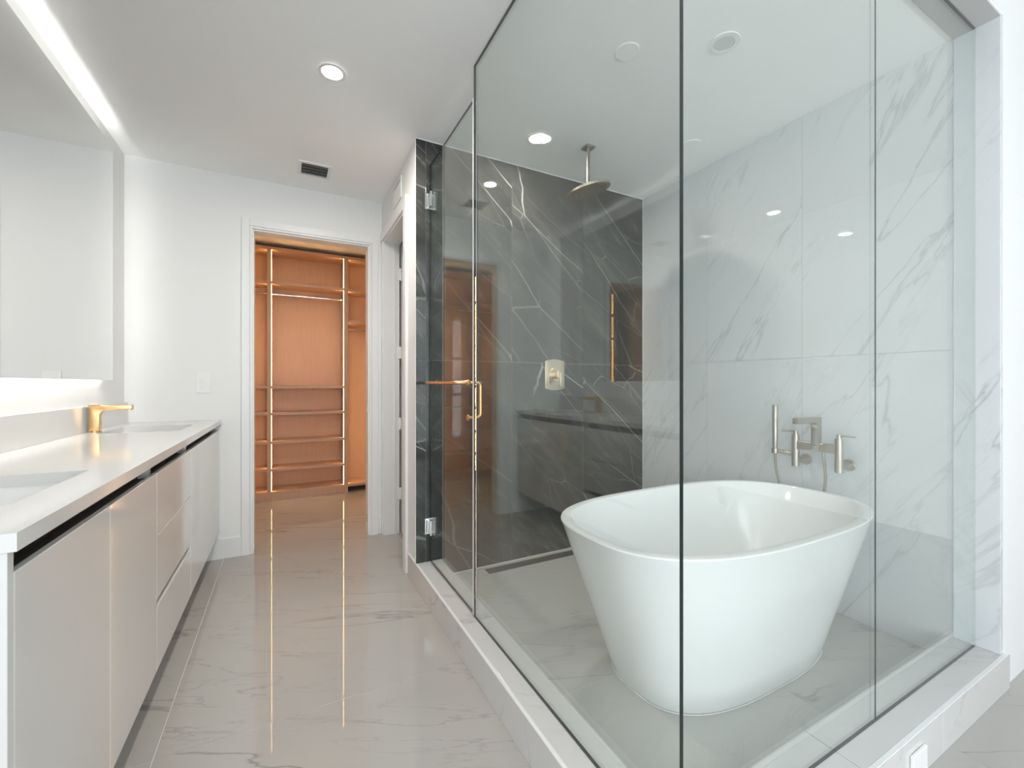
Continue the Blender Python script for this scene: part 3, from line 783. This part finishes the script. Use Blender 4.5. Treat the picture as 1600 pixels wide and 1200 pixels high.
# ------------------------------------------------------------------ back-lit mirror
XM = -0.888; MZ0, MZ1 = 1.262, 2.618; MY0, MY1 = 0.78, 3.29
mr = thing('wall_mirror', (XM, (MY0 + MY1) / 2, MZ0), 'large frameless back-lit mirror above the vanity', 'mirror')
mkbox('mirror_glass', (XM - 0.006, MY0, MZ0), (XM, MY1, MZ1), M['mirror'], mr)
ins = 0.048
bm = NB(); box(bm, (XL + 0.0005, MY0 + ins, MZ0 + ins), (XM - 0.007, MY1 - ins, MZ1 - ins)); mk('back_frame', bm, M['plastic'], mr)
xa, xb_ = XM - 0.030, XM - 0.012
for lo, hi in (((xa, MY0 + ins, MZ1 - ins + .0003), (xb_, MY1 - ins, MZ1 - ins + .006)), ((xa, MY0 + ins, MZ0 + ins - .006), (xb_, MY1 - ins, MZ0 + ins - .0003)),
               ((xa, MY1 - ins + .0003, MZ0 + ins), (xb_, MY1 - ins + .006, MZ1 - ins)), ((xa, MY0 + ins - .006, MZ0 + ins), (xb_, MY0 + ins - .0003, MZ1 - ins))):
    mkbox('led_strip', lo, hi, M['led'] if hi[2] - lo[2] < 0.1 else M['sideled'], mr, label='glowing white light strip behind the mirror edge')

# ------------------------------------------------------------------ closet shelving
YS, YK = 5.20, 5.50
cs = thing('closet_shelving', (0.25, (YS + YK) / 2, 0), 'warm wood closet shelving with glowing light strips and hanging rails', 'shelving')
PX = [(-1.30, -1.26), (-0.712, -0.672), (-0.172, -0.131), (0.587, 0.632), (1.24, 1.28)]
ZTOP = 2.697
for i, (a, b) in enumerate(PX): mkbox('side_panel', (a, YS, 0), (b, YK, ZTOP), M['wood'], cs, bev=0.001)
mkbox('back_panel', (PX[0][0], YK + 0.0005, 0.0), (PX[-1][1], YK + 0.014, ZTOP), M['wood'], cs)
SH = [0.095, 0.338, 0.630, 0.935, 1.220, 2.333]
BAYS = [SH, SH, SH, [0.095, 1.966, 2.333]]
TH = 0.028
for i, hs in enumerate(BAYS):
    x0, x1 = PX[i][1] + 0.0004, PX[i+1][0] - 0.0004
    for z in hs: mkbox('shelf', (x0, YS + 0.004, z - TH), (x1, YK, z), M['wood'], cs, bev=0.001)
    mkbox('top_board', (x0, YS + 0.002, ZTOP - 0.03), (x1, YK, ZTOP), M['wood'], cs, bev=0.001)
    if i < 3: mkbox('plinth', (x0, YS + 0.006, 0.0), (x1, YS + 0.024, 0.095 - TH - 0.0004), M['wood'], cs)
    rodz = 2.216 if i < 3 else 1.874
    bm = NB(); rod(bm, (x0, 5.33, rodz), (x1, 5.33, rodz), 0.0125, 20); mk('hanging_rail', bm, M['chrome'], cs, smooth=40)
    edges = [0.0] + sorted(hs) + [ZTOP - 0.03 + TH]
    for k in range(1 if hs[0] < .2 else 0, len(edges) - 1):
        za, zb = edges[k] + 0.002, edges[k+1] - TH - 0.002
        # flush in the panel sides, a little proud in the wide middle bay
        pr_, dy = (0.0015, 0.010) if i == 2 else (0.0006, 0.060)
        for (xa_, xb2) in ((x0 - 0.006, x0 + pr_), (x1 - pr_, x1 + 0.006)):
            mkbox('light_strip', (xa_, YS + dy, za), (xb2, YS + dy + 0.012, zb), M['warmled'], cs)

# ------------------------------------------------------------------ ceiling and wall fittings
def downlight(x, y, label, m='lamp', r=0.046):
    t = thing('downlight', (x, y, CEIL - 0.006), label, 'downlight', 'recessed ceiling downlights')
    bm = NB(); ring(bm, (x, y, 0), r, r + 0.016, CEIL - 0.006, CEIL - 0.0005); mk('trim_ring', bm, M['plastic'], t, smooth=40)
    bm = NB(); rod(bm, (x, y, CEIL - 0.0035), (x, y, CEIL - 0.0006), r - 0.001, 40); mk('lens', bm, M[m], t)
downlight(0.198, 2.222, 'lit round recessed downlight over the passage beside the vanity')
downlight(1.357, 2.239, 'lit round recessed downlight inside the shower beside the rain head', 'lamp2')
downlight(0.20, 4.30, 'unseen downlight added in the closet ceiling to light the shelves', 'lamp3')  # out of view, added for neutral light on the closet shelves
# supply air vent in the ceiling
x0, x1, y0, y1 = 0.075, 0.285, 3.19, 3.40
cv = thing('ceiling_vent', (0.18, 3.295, CEIL - 0.01), 'white ceiling air vent with slats in front of the closet doorway', 'vent')
bm = NB(); w = 0.022
for lo, hi in (((x0, y0, 0), (x1, y0 + w, 0)), ((x0, y1 - w, 0), (x1, y1, 0)), ((x0, y0 + w, 0), (x0 + w, y1 - w, 0)), ((x1 - w, y0 + w, 0), (x1, y1 - w, 0))):
    box(bm, (lo[0], lo[1], CEIL - 0.008), (hi[0], hi[1], CEIL - 0.0005))
mk('vent_frame', bm, M['plastic'], cv)
mkbox('vent_shade_sheet', (x0 + w, y0 + w, CEIL - 0.002), (x1 - w, y1 - w, CEIL - 0.0006), M['shadowgap'], cv)  # flat dark sheet, painted as the shade between the slats
ns = 4
for k in range(ns):
    yy = y0 + w + (y1 - y0 - 2 * w) * (k + 0.5) / ns
    bm = NB(); prism(bm, [(yy + 0.009, CEIL - 0.0025), (yy + 0.0075, CEIL - 0.0025), (yy - 0.007, CEIL - 0.0115), (yy - 0.0055, CEIL - 0.0115)],
                     lambda a, b, d: (d, a, b), x0 + w, x1 - w)
    mk('slat', bm, M['plastic'], cv)
# round speaker
t = thing('ceiling_speaker', (1.704, 1.228, CEIL - 0.006), 'round white ceiling speaker grille above the bathtub', 'speaker')
bm = NB(); ring(bm, (1.704, 1.228, 0), 0.044, 0.064, CEIL - 0.006, CEIL - 0.0005); mk('trim_ring', bm, M['plastic'], t, smooth=40)
bm = NB(); rod(bm, (1.704, 1.228, CEIL - 0.004), (1.704, 1.228, CEIL - 0.0006), 0.043, 40); mk('grille', bm, plain('grey_speaker_grille', (0.62, 0.62, 0.61), 0.6, noise=0.15, nscale=300), t)
for (x, y, lab) in ((2.242, 1.841, 'flat round white ceiling disc near the pale marble wall'), (1.362, 1.463, 'flat round white ceiling disc near the fixed glass panel')):
    bm = NB(); rod(bm, (x, y, CEIL - 0.005), (x, y, CEIL - 0.0005), 0.055, 40, 0.003)  # flat disc in ceiling paint, slightly below the ceiling
    mk('ceiling_disc', bm, M['ceil'], smooth=40, label=lab, cat='sprinkler cover', group='flat round ceiling discs')
# wall grille over the passage doorway
gy0, gy1, gz0, gz1 = 2.965, 3.205, 2.53, 2.68
t = thing('wall_grille', (XH, 3.085, gz0), 'white wall air grille above the passage doorway', 'vent')
bm = NB(); w = 0.018
for lo, hi in (((gy0, gz0), (gy1, gz0 + w)), ((gy0, gz1 - w), (gy1, gz1)), ((gy0, gz0 + w), (gy0 + w, gz1 - w)), ((gy1 - w, gz0 + w), (gy1, gz1 - w))):
    box(bm, (XH - 0.008, lo[0], lo[1]), (XH - 0.0005, hi[0], hi[1]))
mk('grille_frame', bm, M['plastic'], t)
mkbox('gap_shade_sheet', (XH - 0.002, gy0 + w, gz0 + w), (XH - 0.0006, gy1 - w, gz1 - w), M['shadowgap'], t)  # flat dark sheet, painted as the shadow gap around the panel
mkbox('grille_panel', (XH - 0.006, gy0 + w + 0.003, gz0 + w + 0.002), (XH - 0.0025, gy1 - w - 0.006, gz1 - w - 0.009), M['plastic'], t, bev=0.001)
# light switch
t = thing('light_switch', (-0.508, YB, 1.178), 'white rocker light switch plate on the wall between mirror and closet', 'light switch')
mkbox('switch_plate', (-0.550, YB - 0.006, 1.178), (-0.466, YB - 0.0005, 1.318), M['plastic'], t, bev=0.002)
mkbox('rocker', (-0.526, YB - 0.0095, 1.214), (-0.490, YB - 0.0055, 1.282), M['trim'], t, bev=0.0015)
# small white cover on the front curb
mkbox('cover_plate', (1.700, YF - 0.022, 0.0), (1.800, YF - 0.0128, 0.095), M['plastic'], bev=0.002,
      label='small white cover plate standing against the front curb', cat='cover plate')
